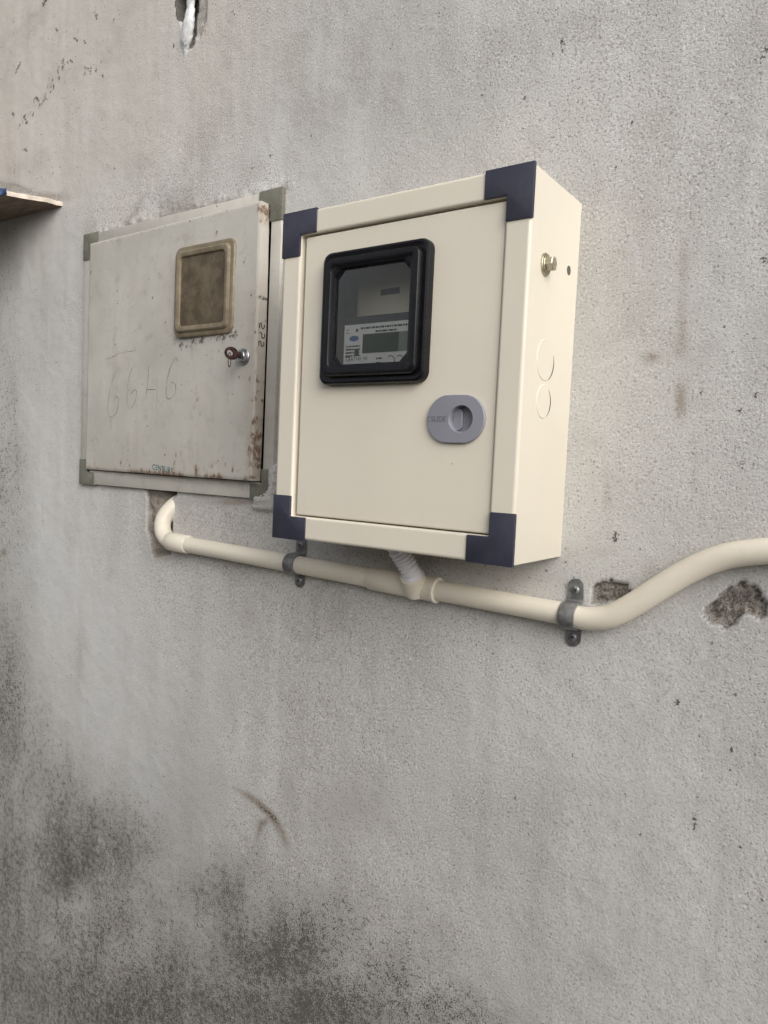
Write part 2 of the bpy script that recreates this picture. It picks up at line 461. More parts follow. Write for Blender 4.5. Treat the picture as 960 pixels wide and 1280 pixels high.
# grain stronger to the right and the middle, smoother at the left
gx = sstep(X, -.75, -.05); A['grain'] = np.clip(.28+.55*gx+1.1*(n4-.5)+.6*(n3-.5), .10, 1)
A['tone'] = sstep(fbm(X, Z, 3.0, 101), .30, .70)
A['streak'] = fbm(X*5.5, Z*.55, 5, 111, 5); A['mid'] = fbm(X, Z, 15, 121, 5)
A['speck'] = fbm(X, Z, 9, 131, 4)+.06*sstep(Z, .2, .9)
A['warm'] = np.clip(.85*sstep(Z, .35, .75)*sstep(X, .15, -.55)+.20*sstep(n4, .5, .8), 0, 1)
for a in ((60, 700, 60, 130, .9), (130, 860, 70, 140, .7), (190, 980, 50, 60, .8), (270, 960, 70, 90, .45), (60, 620, 40, 60, .6), (20, 460, 30, 90, .5), (450, 870, 90, 90, .3),
          (90, 400, 14, 110, .8), (80, 1135, 14, 16, 1.0), (100, 1175, 10, 25, .6), (590, 880, 60, 70, .3), (900, 360, 60, 120, .35), (160, 250, 70, 40, .35), (700, 960, 90, 60, .25), (180, 1100, 20, 40, .35), (560, 1230, 90, 40, .3)):
    blob('pale', *a)
for a in ((150, 1270, 360, 140, .80), (0, 1130, 140, 270, .66), (98, 1070, 120, 100, .80), (60, 990, 100, 90, .52), (85, 1085, 55, 60, .95), (120, 1170, 130, 120, .62), (150, 1240, 200, 90, .66), (30, 1240, 130, 120, .72), (6, 900, 40, 190, .62), (2, 600, 40, 260, .50), (15, 430, 60, 130, .30), (20, 740, 70, 160, .26), (90, 1010, 40, 60, .7),  # left-edge strip and the area below the board: mould plus painted shade
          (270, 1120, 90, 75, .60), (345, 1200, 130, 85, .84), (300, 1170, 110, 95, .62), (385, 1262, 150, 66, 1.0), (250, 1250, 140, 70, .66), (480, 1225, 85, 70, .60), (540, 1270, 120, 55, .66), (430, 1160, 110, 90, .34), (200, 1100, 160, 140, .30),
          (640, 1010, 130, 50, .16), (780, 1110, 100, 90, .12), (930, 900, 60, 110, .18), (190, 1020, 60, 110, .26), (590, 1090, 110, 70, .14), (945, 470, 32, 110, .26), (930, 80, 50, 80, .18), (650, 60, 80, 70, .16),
          (450, 690, 70, 22, .26), (560, 700, 60, 20, .30), (5, 330, 30, 100, .36), (600, 90, 50, 50, .16), (530, 150, 70, 50, .12), (900, 1180, 80, 80, .12)):  # shade under the new cabinet and below the board painted in here too
    blob('mold_shade', *a)
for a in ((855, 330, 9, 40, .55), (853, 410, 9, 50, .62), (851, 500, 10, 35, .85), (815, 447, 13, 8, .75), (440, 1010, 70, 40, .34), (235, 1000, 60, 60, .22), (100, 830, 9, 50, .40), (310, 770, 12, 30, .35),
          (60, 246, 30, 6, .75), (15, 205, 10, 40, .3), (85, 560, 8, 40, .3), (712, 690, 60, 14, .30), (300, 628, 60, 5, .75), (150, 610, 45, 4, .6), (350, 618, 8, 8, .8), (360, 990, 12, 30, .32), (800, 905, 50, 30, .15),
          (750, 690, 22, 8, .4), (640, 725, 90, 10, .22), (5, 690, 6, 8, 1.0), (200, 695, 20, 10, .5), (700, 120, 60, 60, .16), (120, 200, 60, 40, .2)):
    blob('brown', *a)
for k in range(130):                                       # weak vertical runs of dirt
    px, py = rng.rand()*960, rng.rand()*1280; L = 20+rng.rand()*90
    mark('brown' if rng.rand() < .45 else 'mold_shade', [(px, py), (px+rng.randn()*3-L*.03, py+L)], .002+.006*rng.rand(), .12+.20*rng.rand(), True)
A['mold_shade'] = np.clip(A['mold_shade']*(.62+.45*fbm(X, Z, 22, 141, 5)+.55*fbm(X*2.2, Z*.5, 16, 151, 4)), 0, 1.2)
# drawn marks
for pts, w, s in (([(84, 75), (62, 108), (45, 132), (23, 160)], .0050, .42), ([(80, 72), (79, 88)], .004, .8), ([(26, 78), (19, 92)], .005, .8), ([(187, 0), (185, 40), (168, 75), (160, 90)], .0016, .5), ([(172, 27), (163, 70), (160, 92)], .0016, .55),
                  ([(58, 0), (54, 6)], .006, .9), ([(40, 20), (58, 6)], .003, .45), ([(19, 190), (18, 226)], .003, .6), ([(32, 186), (36, 190)], .004, .7), ([(62, 93), (57, 118), (50, 135)], .005, .5),
                  ([(910, 85), (935, 78), (958, 71)], .0018, .75), ([(865, 0), (862, 14)], .002, .3), ([(800, 85), (798, 95)], .003, .5),
                  ([(868, 1017), (869, 1028), (868, 1036)], .0030, .75), ([(374, 875), (377, 945), (382, 990)], .0018, .45), ([(376, 1085), (371, 1108)], .0030, .55), ([(690, 818), (715, 822)], .002, .4), ([(712, 848), (713, 860)], .003, .6),
                  ([(703, 50), (704, 62)], .004, .75), ([(622, 80), (628, 62)], .003, .5), ([(655, 122), (657, 124)], .004, .8), ([(755, 174), (756, 176)], .004, .8), ([(795, 690), (800, 686)], .004, .5), ([(770, 668), (768, 676)], .0045, .8), ([(782, 668), (779, 676)], .0035, .7),
                  ([(72, 1120), (70, 1145)], .007, .7), ([(928, 575), (927, 588)], .002, .8), ([(16, 142), (18, 144)], .004, .9), ([(70, 36), (72, 38)], .004, .9), ([(105, 52), (107, 54)], .004, .9), ([(128, 94), (129, 96)], .004, .9), ([(217, 56), (217, 59)], .004, .9),
                  ([(92, 47), (97, 51)], .004, .8), ([(95, 137), (99, 135)], .003, .6), ([(105, 83), (114, 88)], .004, .7), ([(30, 187), (34, 189)], .004, .7), ([(955, 325), (957, 326)], .005, .95), ([(958, 60), (957, 63)], .004, .9)):
    mark('dark', pts, w, s, False)
for pth, n_s, spr in (([(84, 75), (62, 108), (45, 132), (23, 160)], 34, 3.5), ([(26, 160), (34, 140)], 8, 3), ([(82, 72), (78, 90)], 5, 2), ([(130, 15), (100, 60)], 8, 14), ([(100, 80), (135, 95)], 7, 9), ([(340, 150), (520, 40)], 10, 40), ([(640, 40), (760, 200)], 12, 50), ([(900, 380), (955, 640)], 12, 25), ([(740, 780), (900, 1000)], 9, 60), ([(520, 820), (720, 1000)], 8, 50)):
    for _ in range(n_s):
        t_ = rng.rand()*(len(pth)-1); i_ = int(t_); f_ = t_-i_
        px = pth[i_][0]*(1-f_)+pth[i_+1][0]*f_+rng.randn()*spr; py = pth[i_][1]*(1-f_)+pth[i_+1][1]*f_+rng.randn()*spr
        mark('dark', [(px, py), (px+rng.randn()*1.5, py+1+rng.rand()*4)], .0018+(.0026 if px < 140 else .0008)*rng.rand(), .50+.45*rng.rand(), False)
mark('brown', [(292, 985), (315, 998), (333, 1014), (346, 1030), (357, 1055)], .0060, 1.02, True, .0130)
mark('dark', [(300, 989), (318, 1000), (333, 1014), (344, 1025), (352, 1040), (356, 1052)], .0070, .66, True); mark('dark', [(336, 1021), (326, 1030), (321, 1046)], .0055, .50, True); mark('dark', [(346, 1032), (350, 1042)], .004, .4, True)
mark('brown', [(338, 1022), (326, 1030), (321, 1048)], .0080, .85, True)
mark('pale', [(124, 1040), (125, 1110), (124, 1180)], .0022, 1.2, False); mark('pale', [(75, 900), (82, 945)], .0022, .9, True); mark('pale', [(790, 290), (800, 340)], .003, .8)
# rough grey band over the board, grey patch beside the filler drip
def patch(poly, depth, rag=.006, amp=.004, rough=1.0, edge=.003):
    P = [wp(*q) for q in poly]; ins = inside(X+(n2-.5)*rag*2, Z+(n1-.5)*rag*2+(fbm(X, Z, 120, 77)-.5)*rag, P)
    w = ins.astype(float)
    A['rough'][...] = np.maximum(A['rough'], w*rough)
    Y[...] = np.where(ins, Y+depth+(fbm(X, Z, 130, 41)-.5)*amp*2, Y)
    return ins
patch([(878, 764), (926, 722), (944, 732), (958, 752), (962, 766), (952, 776), (942, 766), (930, 768), (908, 786), (892, 780)], .005, .003, .0035)
patch([(744, 728), (764, 724), (786, 730), (788, 742), (775, 752), (740, 754), (738, 742)], .005, .003, .003)
patch([(0, 226), (20, 229), (38, 236), (42, 241), (20, 240), (0, 238)], .0008, .002, .0006, .45)
patch([(242, -12), (258, -12), (258, 26), (250, 48), (243, 46)], .003, .002, .002, .45)
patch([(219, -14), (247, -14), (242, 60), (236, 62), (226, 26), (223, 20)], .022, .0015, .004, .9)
A['dark'] = np.maximum(A['dark'], 1.2*inside(X, Z, [wp(*q) for q in ((217, -14), (236, -14), (230, 28), (221, 26))]))  # shade inside the crack painted dark along its left side
# broken-out channel where the conduit enters below the old cabinet
ch = inside(X+(n2-.5)*.006, Z+(n1-.5)*.008, [wp(*q) for q in ((183, 600), (219, 604), (221, 618), (213, 626), (214, 648), (213, 692), (190, 696), (183, 660))])
hd = .007+.045*sstep(Z, -.065, .0)*sstep(X, -.400, -.360)+.012*sstep(X, -.385, -.355)
Y = np.where(ch, hd+(fbm(X, Z, 90, 51)-.5)*.014, Y); A['rough'] = np.maximum(A['rough'], ch*.40)
A['brown'] = np.maximum(A['brown'], ch*1.1)
# chipped plaster collar round the recessed cabinet
dx = np.maximum(OX0-X, X-OX1); dz = np.maximum(OZ0-Z, Z-OZ1); do = np.hypot(np.maximum(dx, 0), np.maximum(dz, 0))
out = (dx > 0) | (dz > 0)
lip = np.exp(-(do/.016)**2)*out
top = (Z > OZ1-.004)*sstep(X, -.66, -.56)*sstep(X, -.07, -.12)
Y -= lip*(.0006+.0018*sstep(fbm(X, Z, 120, 171, 4), .40, .68))*(.15+.85*top)
A['rough'] = np.maximum(A['rough'], .45*np.exp(-(do/.010)**2)*out*sstep(n1+.4*(n2-.5), .44, .58)*top)
A['rough'] = np.maximum(A['rough'], 0.55*np.exp(-(do/.034)**2)*out*top*sstep(n3+.3*(n1-.5), .50, .58))
A['brown'] = np.maximum(A['brown'], .6*np.exp(-(do/.006)**2)*out*sstep(n1, .45, .6))
A['grain'] = np.clip(A['grain']+.5*np.exp(-(do/.05)**2)*top, 0, 1)
# plaster smeared over the lower right corner of the old frame
sm = inside(X+(n2-.5)*.008, Z+(n1-.5)*.010, [wp(*q) for q in ((322, 621), (338, 612), (341, 584), (348, 582), (346, 640), (318, 636))])
Y = np.where(sm, -.0082-(n2-.5)*.002, Y)
# recess of the old cabinet and bottom edge
rec = (X > OX0+.012) & (X < OX1-.012) & (Z > OZ0+.012) & (Z < OZ1-.012); Y = np.where(rec, .13, Y)
A['grain'] = A['grain']*(1-.6*A['rough'])

ni, nj = X.shape; idx = np.arange(ni*nj).reshape(ni, nj)
co = np.stack([X, Y, Z], -1).reshape(-1, 3)
q = np.stack([idx[:-1, :-1], idx[1:, :-1], idx[1:, 1:], idx[:-1, 1:]], -1).reshape(-1, 4)
# side skirts and back so that the wall has its thickness
ring = list(idx[:, 0])+list(idx[-1, 1:])+list(idx[-2::-1, -1])+list(idx[0, -2:0:-1])
bk = co[ring].copy(); bk[:, 1] = .22; nb = len(ring); o0 = len(co)
co = np.vstack([co, bk])
sq = [(ring[i], o0+i, o0+(i+1) % nb, ring[(i+1) % nb]) for i in range(nb)]
q = np.vstack([q, np.array(sq)])
me = bpy.data.meshes.new('plaster_wall')
me.vertices.add(len(co)); me.vertices.foreach_set('co', co.ravel().astype('f4'))
nq = len(q); me.loops.add(nq*4+nb); me.polygons.add(nq+1)
me.loops.foreach_set('vertex_index', np.concatenate([q.ravel(), np.arange(o0, o0+nb)[::-1]]).astype('i4'))
me.polygons.foreach_set('loop_start', (np.arange(nq+1)*4).astype('i4'))
me.update(calc_edges=True); me.validate()
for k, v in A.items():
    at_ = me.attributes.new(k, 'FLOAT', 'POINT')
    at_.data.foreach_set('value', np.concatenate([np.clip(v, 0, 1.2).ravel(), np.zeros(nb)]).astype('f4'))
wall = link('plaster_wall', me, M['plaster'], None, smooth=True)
tag(wall, 'tall weathered grey plaster wall with black mould stains that everything is fixed to', 'wall')

# white filler running out of the crack
P = [at(px, py, y) for px, py, y in ((243, -22, .010), (239, 0, .006), (238, 14, .004), (236, 28, .001), (234, 42, -.001), (233, 54, -.001), (232, 64, .0), (231.5, 78, .002))]
P = smooth_path(P, 5); rad = np.interp(np.linspace(0, 1, len(P)), [0, .25, .45, .65, .8, 1], [.010, .0085, .0125, .0125, .006, .0012])
V, F = tube_data(P, list(rad), 14)
V = [np.array(v)+rng.randn(3)*.0007 for v in V]
mid = [np.array(p) for p in P]
V2 = []
for v in V:
    c = min(mid, key=lambda m: abs(m[2]-v[2])); V2.append(np.array([v[0], c[1]+(v[1]-c[1])*.55, v[2]]))
new_mesh('filler_drip', V2, F, M['sealant'], wall, auto=60)

# ------------------------------------------------------------------ new meter cabinet
W, H, D = 0.3322, 0.40, 0.1292
nb_ = thing('meter_cabinet', 'new cream steel meter cabinet with navy corner caps and black framed window', 'meter cabinet', (W/2, 0, 0))
prof = [(0, .003), (0, -D+.0040), (0, -D+.0035)]
for k in range(1, 6):
    a = math.radians(18*k); prof.append((.0035*(1-math.cos(a)), -D+.0035*(1-math.sin(a))))
rw = .0285
prof += [(.0040, -D), (rw-.0035, -D), (rw-.003, -D)]
for k in range(1, 5):
    a = math.radians(22.5*k); prof.append((rw-.003+.003*math.sin(a), -D+.003*(1-math.cos(a))))
prof += [(rw, -D+.0035), (rw, -D+.018)]
loft('body', [rrect(t, W-t, t, H-t, .0012, y, 3) for t, y in prof], M['cream'], nb_, auto=30)
box('back_panel', .001, W-.001, -.005, .0005, .001, H-.001, M['inner'], nb_)
PLY = -.078
box('mounting_plate', float(at(447, 380, PLY)[0]), W-.02, PLY, PLY+.003, .03, H-.03, M['inner'], nb_)
s0, s1 = at(476, 370, PLY), at(500, 360, PLY)
box('slot', float(s0[0]), float(s1[0]), PLY-.0006, PLY+.0002, float(s0[2])+.0005, float(s0[2])+.0080, M['cavity'], nb_)
# the door, set back inside the frame
DX0, DX1, DZ0, DZ1, DY = .0332, .3024, .0300, .3694, -D+.0038
WX0, WX1, WZ0, WZ1 = .082, .208, .204, .330
dl = [rrect(DX0, DX1, DZ0, DZ1, .0016, DY+.014, 4), rrect(DX0, DX1, DZ0, DZ1, .0016, DY+.0022, 4)]
for k in range(1, 5):
    a = math.radians(22.5*k); t = .0022*(1-math.cos(a)); dl.append(rrect(DX0+t, DX1-t, DZ0+t, DZ1-t, .0014, DY+.0022*(1-math.sin(a)), 4))
LX, LZ, LHX = .2572, .1490, .2640
def circ(cx, cz, r, y, n=36):
    return [(cx+r*math.cos(2*math.pi*k/n), y, cz+r*math.sin(2*math.pi*k/n)) for k in range(n)]
def sheet_with_holes(loops):
    bm = bmesh.new(); ed = []
    for L in loops:
        vs = [bm.verts.new(p) for p in L]
        ed += [bm.edges.new((vs[i], vs[(i+1) % len(vs)])) for i in range(len(vs))]
    bmesh.ops.triangle_fill(bm, use_beauty=True, edges=ed, normal=(0, -1, 0))
    bm.verts.index_update(); V = [tuple(v.co) for v in bm.verts]; F = [tuple(v.index for v in f.verts) for f in bm.faces]
    bm.free(); return V, F
hw, hl = lambda y: rrect(WX0, WX1, WZ0, WZ1, .004, y, 4), lambda y: circ(LHX, LZ, .0165, y)
V, F = join([loft_data(dl), sheet_with_holes([dl[-1], hw(DY), hl(DY)]), loft_data([hw(DY), hw(DY+.0016)]), loft_data([hl(DY), hl(DY+.0016)]),
             sheet_with_holes([rrect(DX0+.001, DX1-.001, DZ0+.001, DZ1-.001, .0014, DY+.0016, 4), hw(DY+.0016), hl(DY+.0016)])])
door = new_mesh('door', V, F, M['cream'], nb_, auto=30)
# corner caps
def lcap(cx, cz, sx, sz, al, aw, y0, y1, mat, parent, bev, name='corner_cap'):
    o = .0014
    pts = [(-o, -o), (al, -o), (al, aw), (aw, aw), (aw, al), (-o, al)]
    return prism(name, [(cx+sx*a, cz+sz*b) for a, b in pts], y0, y1, mat, parent, bev)
for cx, cz, sx, sz in ((0, 0, 1, 1), (W, 0, -1, 1), (0, H, 1, -1), (W, H, -1, -1)):
    lcap(cx, cz, sx, sz, .0535, .0278, -D-.0018, -D+.0032, M['navy'], nb_, .0013)
# window frame with a stepped rim
bz = [(0, DY+.001, .012), (0, DY-.0075, .012), (.0012, DY-.0100, .011), (.0035, DY-.0110, .010), (.0070, DY-.0100, .009), (.0085, DY-.0098, .009),
      (.0090, DY-.0140, .009), (.0105, DY-.0162, .008), (.0135, DY-.0168, .007), (.0170, DY-.0160, .007), (.0185, DY-.0145, .007), (.0205, DY-.0138, .010), (.0215, DY-.0132, .010), (.0220, DY-.0108, .010), (.0230, DY-.0105, .010), (.0232, DY-.0070, .010)]
BX0, BX1, BZ0, BZ1 = .0705, .2195, .1885, .3430
def chamf(t, y, r):
    if t < .02: return rrect(BX0+t, BX1-t, BZ0+t, BZ1-t, r, y, 6)
    L = rrect(BX0+t, BX1-t, BZ0+t, BZ1-t, r, y, 6); c = []
    for q4 in range(4):
        a, b = L[q4*6], L[q4*6+5]
        for k in range(6): c.append(tuple(a[i]+(b[i]-a[i])*k/5 for i in range(3)))
    return c
wf = loft('window_frame', [chamf(t, y, r) for t, y, r in bz], M['black'], nb_, auto=28)
t = .0225
box('pane', BX0+t, BX1-t, DY-.0098, DY-.0090, BZ0+t, BZ1-t, M['glass'], wf)
# latch
def stadium(cx, cz, hw, hh, y, n=18):
    P = []
    for k in range(n*2):
        a = math.pi*2*k/(n*2); P.append((cx+(hw-hh)*(1 if math.cos(a) > 1e-6 else (-1 if math.cos(a) < -1e-6 else 0))+hh*math.cos(a), y, cz+hh*math.sin(a)))
    return P
la = loft('slide_latch', [stadium(LX, LZ, .0350, .0257, DY+.001), stadium(LX, LZ, .0350, .0257, DY-.0034), stadium(LX, LZ, .0344, .0251, DY-.0042),
                          circ(LHX, LZ, .0147, DY-.0042), circ(LHX, LZ, .0142, DY-.0038), circ(LHX, LZ, .0138, DY+.006), circ(LHX, LZ, .0005, DY+.006)], M['latch'], nb_, auto=30)
sl_ = lambda q, y: rrect(LHX-.0137+q, LHX-.0020-q, LZ-.0120+q, LZ+.0120-q, .0055-q, y, 6)
loft('thumb_slider', [sl_(0, DY+.0065), sl_(0, DY+.0036), sl_(.0008, DY+.0028)], M['latch'], la, cap1=True)
text_mesh('lettering', 'SLIDE', LX-.0300, LZ-.0028, DY-.0042, .0058, M['latch_mark'], la, sx=.95)
V, F = tube_data([(LX-.0315, DY-.0043, LZ+.0034), (LX-.0342, DY-.0043, LZ), (LX-.0315, DY-.0043, LZ-.0034)], .0004, 6); new_mesh('arrow_mark', V, F, M['latch_mark'], la)
# parts of the right-hand side
def disc_x(name, x0, x1, cy, cz, r, mat, parent, n=28, bev=.0006, hexa=False):
    n = 6 if hexa else n
    L = lambda x, rr: [(x, cy+rr*math.cos(2*math.pi*k/n+.2), cz+rr*math.sin(2*math.pi*k/n+.2)) for k in range(n)]
    return loft(name, [L(x0, r), L(x1-bev, r), L(x1, r-bev)], mat, parent, cap0=True, cap1=True, auto=30)
bo = disc_x('washer', W-.001, W+.0022, -.0905, .3105, .0115, M['zinc'], nb_)
disc_x('bolt_head', W+.002, W+.0105, -.0905, .3105, .0078, M['zinc'], bo, hexa=True, bev=.0010)
disc_x('bolt_collar', W+.002, W+.0036, -.0905, .3105, .0094, M['zinc'], bo)
disc_x('drill_hole', W-.001, W+.0003, -.0263, .3197, .0052, simple('hole_grey', (.10, .095, .075, 1), .7), nb_, bev=.0001)
for cy, cz, r, dk in ((-.0765, .2150, .0218, (-62, 20)), (-.0755, .1715, .0178, (-55, 50))):
    ko = disc_x('knockout', W-.001, W+.0007, cy, cz, r, M['cream'], nb_, 40, .0005)
    P = [(W+.0003, cy+r*1.01*math.cos(math.radians(a)), cz+r*1.01*math.sin(math.radians(a))) for a in np.linspace(*dk, 14)]
    V, F = tube_data(P, list(.0010*np.sin(np.linspace(.3, 2.9, 14))), 6); new_mesh('slit', V, F, M['cavity'], ko)
# small chips in the paint
new_mesh('paint_chip', circ(.2545, .1015, .0009, DY-.0002, 8), [tuple(range(8))], M['pencil'], door)

# ------------------------------------------------------------------ electricity meter inside the cabinet
fy = -D-.0012                                            # the face stands in the window opening, close behind the pane
a0, a1 = at(431, 407, fy), at(454, 418, fy); a2 = at(498, 439, fy); a3 = at(430, 452, fy)
px0, pz1, sx0, sz1, sx1, sz0, tz = float(a0[0]), float(a0[2]), float(a1[0]), float(a1[2]), float(a2[0]), float(a2[2]), float(a3[2])
MY = -D+.014
mt = thing('electricity_meter', 'electricity meter with white face plate and green display behind the clear window', 'electricity meter', (.15, -.018, .08))
loft('case', [rrect(px0-.012, px0+.125, .085, pz1+.012, .006, -.018, 4), rrect(px0-.012, px0+.125, .085, pz1+.012, .006, MY-.002, 4), rrect(px0-.010, px0+.123, .087, pz1+.010, .005, MY-.0040, 4)], M['meter'], mt, cap0=True, cap1=True)
loft('display_block', [rrect(px0-.003, px0+.100, .2065, pz1+.004, .003, MY-.003, 4), rrect(px0-.003, px0+.100, .2065, pz1+.004, .003, fy+.002, 4), rrect(px0-.002, px0+.099, .2075, pz1+.003, .002, fy+.0008, 4)], M['meter'], mt, cap0=True, cap1=True)
fp = box('face_plate', px0, px0+.097, fy, fy+.0012, .2085, pz1, M['plate'], mt)
ds = box('display', sx0, sx1, fy-.0006, fy+.0002, sz0, sz1, M['lcd'], mt)
box('display_margin', sx1, sx1+.014, fy-.0006, fy+.0002, sz0, sz1, M['lcd2'], ds)
prism('oval_mark', [(px0+.0145+.0068*math.cos(a), sz1-.0040+.0032*math.sin(a)) for a in np.linspace(0, 2*math.pi, 21)[:-1]], fy-.0002, fy+.0001, M['blue'], fp)
parts = []
def words(x0, x1, z, h, y=fy):
    x = x0
    while x < x1:
        w = min(h*(.6+random.random()*2.6), x1-x)
        if w > h*.3: parts.append(box_data(x, x+w, y-.0002, y+.0001, z, z+h))
        x += w+h*.45
words(px0+.024, px0+.095, pz1-.0060, .0022); words(px0+.045, px0+.075, pz1-.0105, .0020)
for i in range(3): words(px0+.003, px0+.0105, sz1-.0170-.0042*i, .0016)
for i in range(4): words(px0+.003, px0+.0240, sz0+.0080-.0036*i, .0016)
words(px0+.014, px0+.022, sz1-.0135, .0014); words(sx0+.020, sx0+.029, sz0-.0075, .0018); words(sx0+.020, sx0+.027, sz0-.0120, .0014)
for x_, z_, w_, h_ in ((px0+.016, sz1-.0240, .006, .008), (px0+.017, pz1-.0085, .003, .0035), (px0+.003, pz1-.0060, .0035, .0008), (px0+.003, pz1-.0095, .0035, .0008)):
    parts.append(box_data(x_, x_+w_, fy-.0002, fy+.0001, z_, z_+h_))
V, F = join(parts); pr = new_mesh('fine_print', V, F, M['ink'], fp); pr['kind'] = 'stuff'
text_mesh('lettering', 'LBA7141 W', px0+.004, tz, fy, .0046, M['ink'], fp, sx=.95)
for cx in (sx0+.040, sx0+.052):
    P = [(cx+.0055*math.cos(a), fy-.0002, sz0-.010+.0055*math.sin(a)) for a in np.linspace(-.6, 2.2, 14)]
    V, F = tube_data(P, .0005, 5); new_mesh('arc_mark', V, F, M['ink'], fp)
for sz in (sz0+.004, sz0-.006):
    V, F = tube_data([(px0-.0065, MY-.0065, sz), (px0-.0065, MY-.001, sz)], .0026, 12); new_mesh('case_screw', V, F, M['screw'], mt, auto=30)

# ------------------------------------------------------------------ old meter cabinet, sunk in the wall
ob = thing('old_meter_cabinet', 'old rusty grey steel meter cabinet sunk into the wall with olive corners', 'meter cabinet', ((OX0+OX1)/2, 0, OZ0))
OY = -.0062
loft('body', [rrect(OX0+.010, OX1-.010, OZ0+.010, OZ1-.010, .001, -.001, 2), rrect(OX0+.016, OX1-.016, OZ0+.016, OZ1-.016, .001, .004, 2), rrect(OX0+.016, OX1-.016, OZ0+.016, OZ1-.016, .001, .118, 2)], M['cavity'], ob, cap1=True, auto=30)
RL, RR, RT, RB = .0225, .0205, .0225, .0260
box('frame_rail', OX0, OX0+RL, OY, .004, OZ0+.026, OZ1-.026, M['oldpaint'], ob, .0010)
box('frame_rail', OX1-RR, OX1, OY, .004, OZ0+.026, OZ1-.026, M['oldpaint'], ob, .0010)
box('frame_rail', OX0+.03, OX1-.03, OY-.0003, .004, OZ1-RT, OZ1, M['oldpaint'], ob, .0014)
box('frame_rail', OX0+.03, OX1-.03, OY-.0003, .004, OZ0, OZ0+RB, M['oldpaint'], ob, .0014)
for cx, cz, sx, sz in ((OX0, OZ0, 1, 1), (OX1, OZ0, -1, 1), (OX0, OZ1, 1, -1), (OX1, OZ1, -1, -1)):
    lcap(cx, cz, sx, sz, .046, .0225, OY-.0016, .003, M['olive'], ob, .0008)
# door: warped sheet steel pan, free edge standing a little off the frame at the right
EX0, EX1, EZ0, EZ1, EY = -.597, -.1492, .0640, .4755, -.0245
nx, nz = 151, 138
gx_, gz_ = np.linspace(EX0, EX1, nx), np.linspace(EZ0, EZ1, nz)
DXg, DZg = np.meshgrid(gx_, gz_, indexing='ij')
edge = np.minimum(np.minimum(DXg-EX0, EX1-DXg), np.minimum(DZg-EZ0, EZ1-DZg))
u = (DXg-EX0)/(EX1-EX0)
DYg = EY+.0125*(1-u)**1.0+.0018*(1-np.clip(edge/.003, 0, 1))**2+(fbm(DXg, DZg, 9, 31)-.5)*.0025
XB = DXg+.0025*(1-np.abs((DZg-EZ0)/(EZ1-EZ0)-.35)*2)*u*0+.0022*u*np.sin(np.pi*(DZg-EZ0)/(EZ1-EZ0))-.0006*u
RU, DI = np.zeros(DXg.shape), np.zeros(DXg.shape)
dn = fbm(DXg, DZg, 60, 61); dn2 = fbm(DXg, DZg, 18, 66)
RU = np.maximum(RU, 1.0*np.exp(-((DZg-EZ0)/.008)**2)*sstep(dn2, .30, .55))
RU = np.maximum(RU, .8*np.exp(-((EX1-DXg)/.011)**2)*sstep(dn2, .38, .58)*(.35+.65*np.maximum(sstep(DZg, .22, .10), sstep(DZg, .44, .47))))
def dspot(G, px, py, r, s, asp=1.0):
    p = at(px, py, EY+.006); d = np.hypot((DXg-p[0])*asp, DZg-p[2]); G[...] = np.maximum(G, s*np.exp(-(d/r)**2))
for a in ((149, 579, .006, .9), (160, 582, .006, .7), (205, 590, .008, .95), (204, 597, .008, .8), (228, 567, .006, .8), (232, 585, .006, .8), (247, 590, .011, 1.1), (258, 596, .005, .8), (231, 578, .004, .7), (294, 586, .006, .9), (324, 600, .012, 1.2), (317, 560, .016, .8), (321, 530, .014, .7), (318, 500, .010, .5), (113, 588, .006, 1.0),
          (328, 262, .009, .9), (330, 275, .010, .7), (246, 485, .005, .6), (246, 500, .006, .5), (243, 470, .004, .4), (322, 585, .014, .9)):
    dspot(RU, *a, asp=1.7)
for a in ((206, 568, .003, .9), (168, 412, .004, .5), (109, 340, .004, .8), (137, 403, .003, .6), (135, 413, .003, .6), (183, 335, .003, .5), (190, 372, .003, .7), (174, 328, .003, .5), (259, 444, .003, .6), (235, 455, .003, .6), (219, 345, .003, .6), (273, 296, .003, .6), (168, 291, .003, .6), (326, 372, .003, .9), (322, 416, .003, .8), (109, 470, .003, .6), (307, 330, .003, .6)):
    dspot(DI, *a)
for x_ in np.linspace(220, 297, 40): dspot(DI, x_+rng.randn()*2, 427-(x_-222)*.17+rng.rand()*7, .004+.005*rng.rand(), .35+.35*rng.rand())
for x_ in np.linspace(128, 325, 26): dspot(DI, x_, 305-(x_-113)*.232+1, .0030, .3+.35*rng.rand())
dspot(DI, 273, 292, .006, .5)
for _ in range(150): dspot(DI, 115+rng.rand()*210, 275+rng.rand()*320, .0012+.0018*rng.rand(), .25+.45*rng.rand())
for _ in range(34): dspot(RU, 115+rng.rand()*210, 560+rng.rand()**.5*38, .0025+.004*rng.rand(), .4+.5*rng.rand(), 1.5)
for _ in range(20): dspot(RU, 236+rng.rand()*14, 450+rng.rand()*140, .002+.003*rng.rand(), .3+.4*rng.rand(), 1.5)
for _ in range(26): dspot(RU, 310+rng.rand()*16, 470+rng.rand()*130, .0025+.004*rng.rand(), .35+.5*rng.rand(), 2.2)
Vf = np.stack([XB, DYg, DZg], -1).reshape(-1, 3); ii = np.arange(nx*nz).reshape(nx, nz)
qf = [tuple(map(int, t)) for t in np.stack([ii[:-1, :-1], ii[1:, :-1], ii[1:, 1:], ii[:-1, 1:]], -1).reshape(-1, 4)]
rg = list(ii[:, 0])+list(ii[-1, 1:])+list(ii[-2::-1, -1])+list(ii[0, -2:0:-1]); o1 = len(Vf)
bkv = Vf[rg].copy(); bkv[:, 1] = np.maximum(bkv[:, 1]+.004, -.0032-.002*(bkv[:, 0]-EX0)/(EX1-EX0))
Vf = np.vstack([Vf, bkv]); m_ = len(rg)
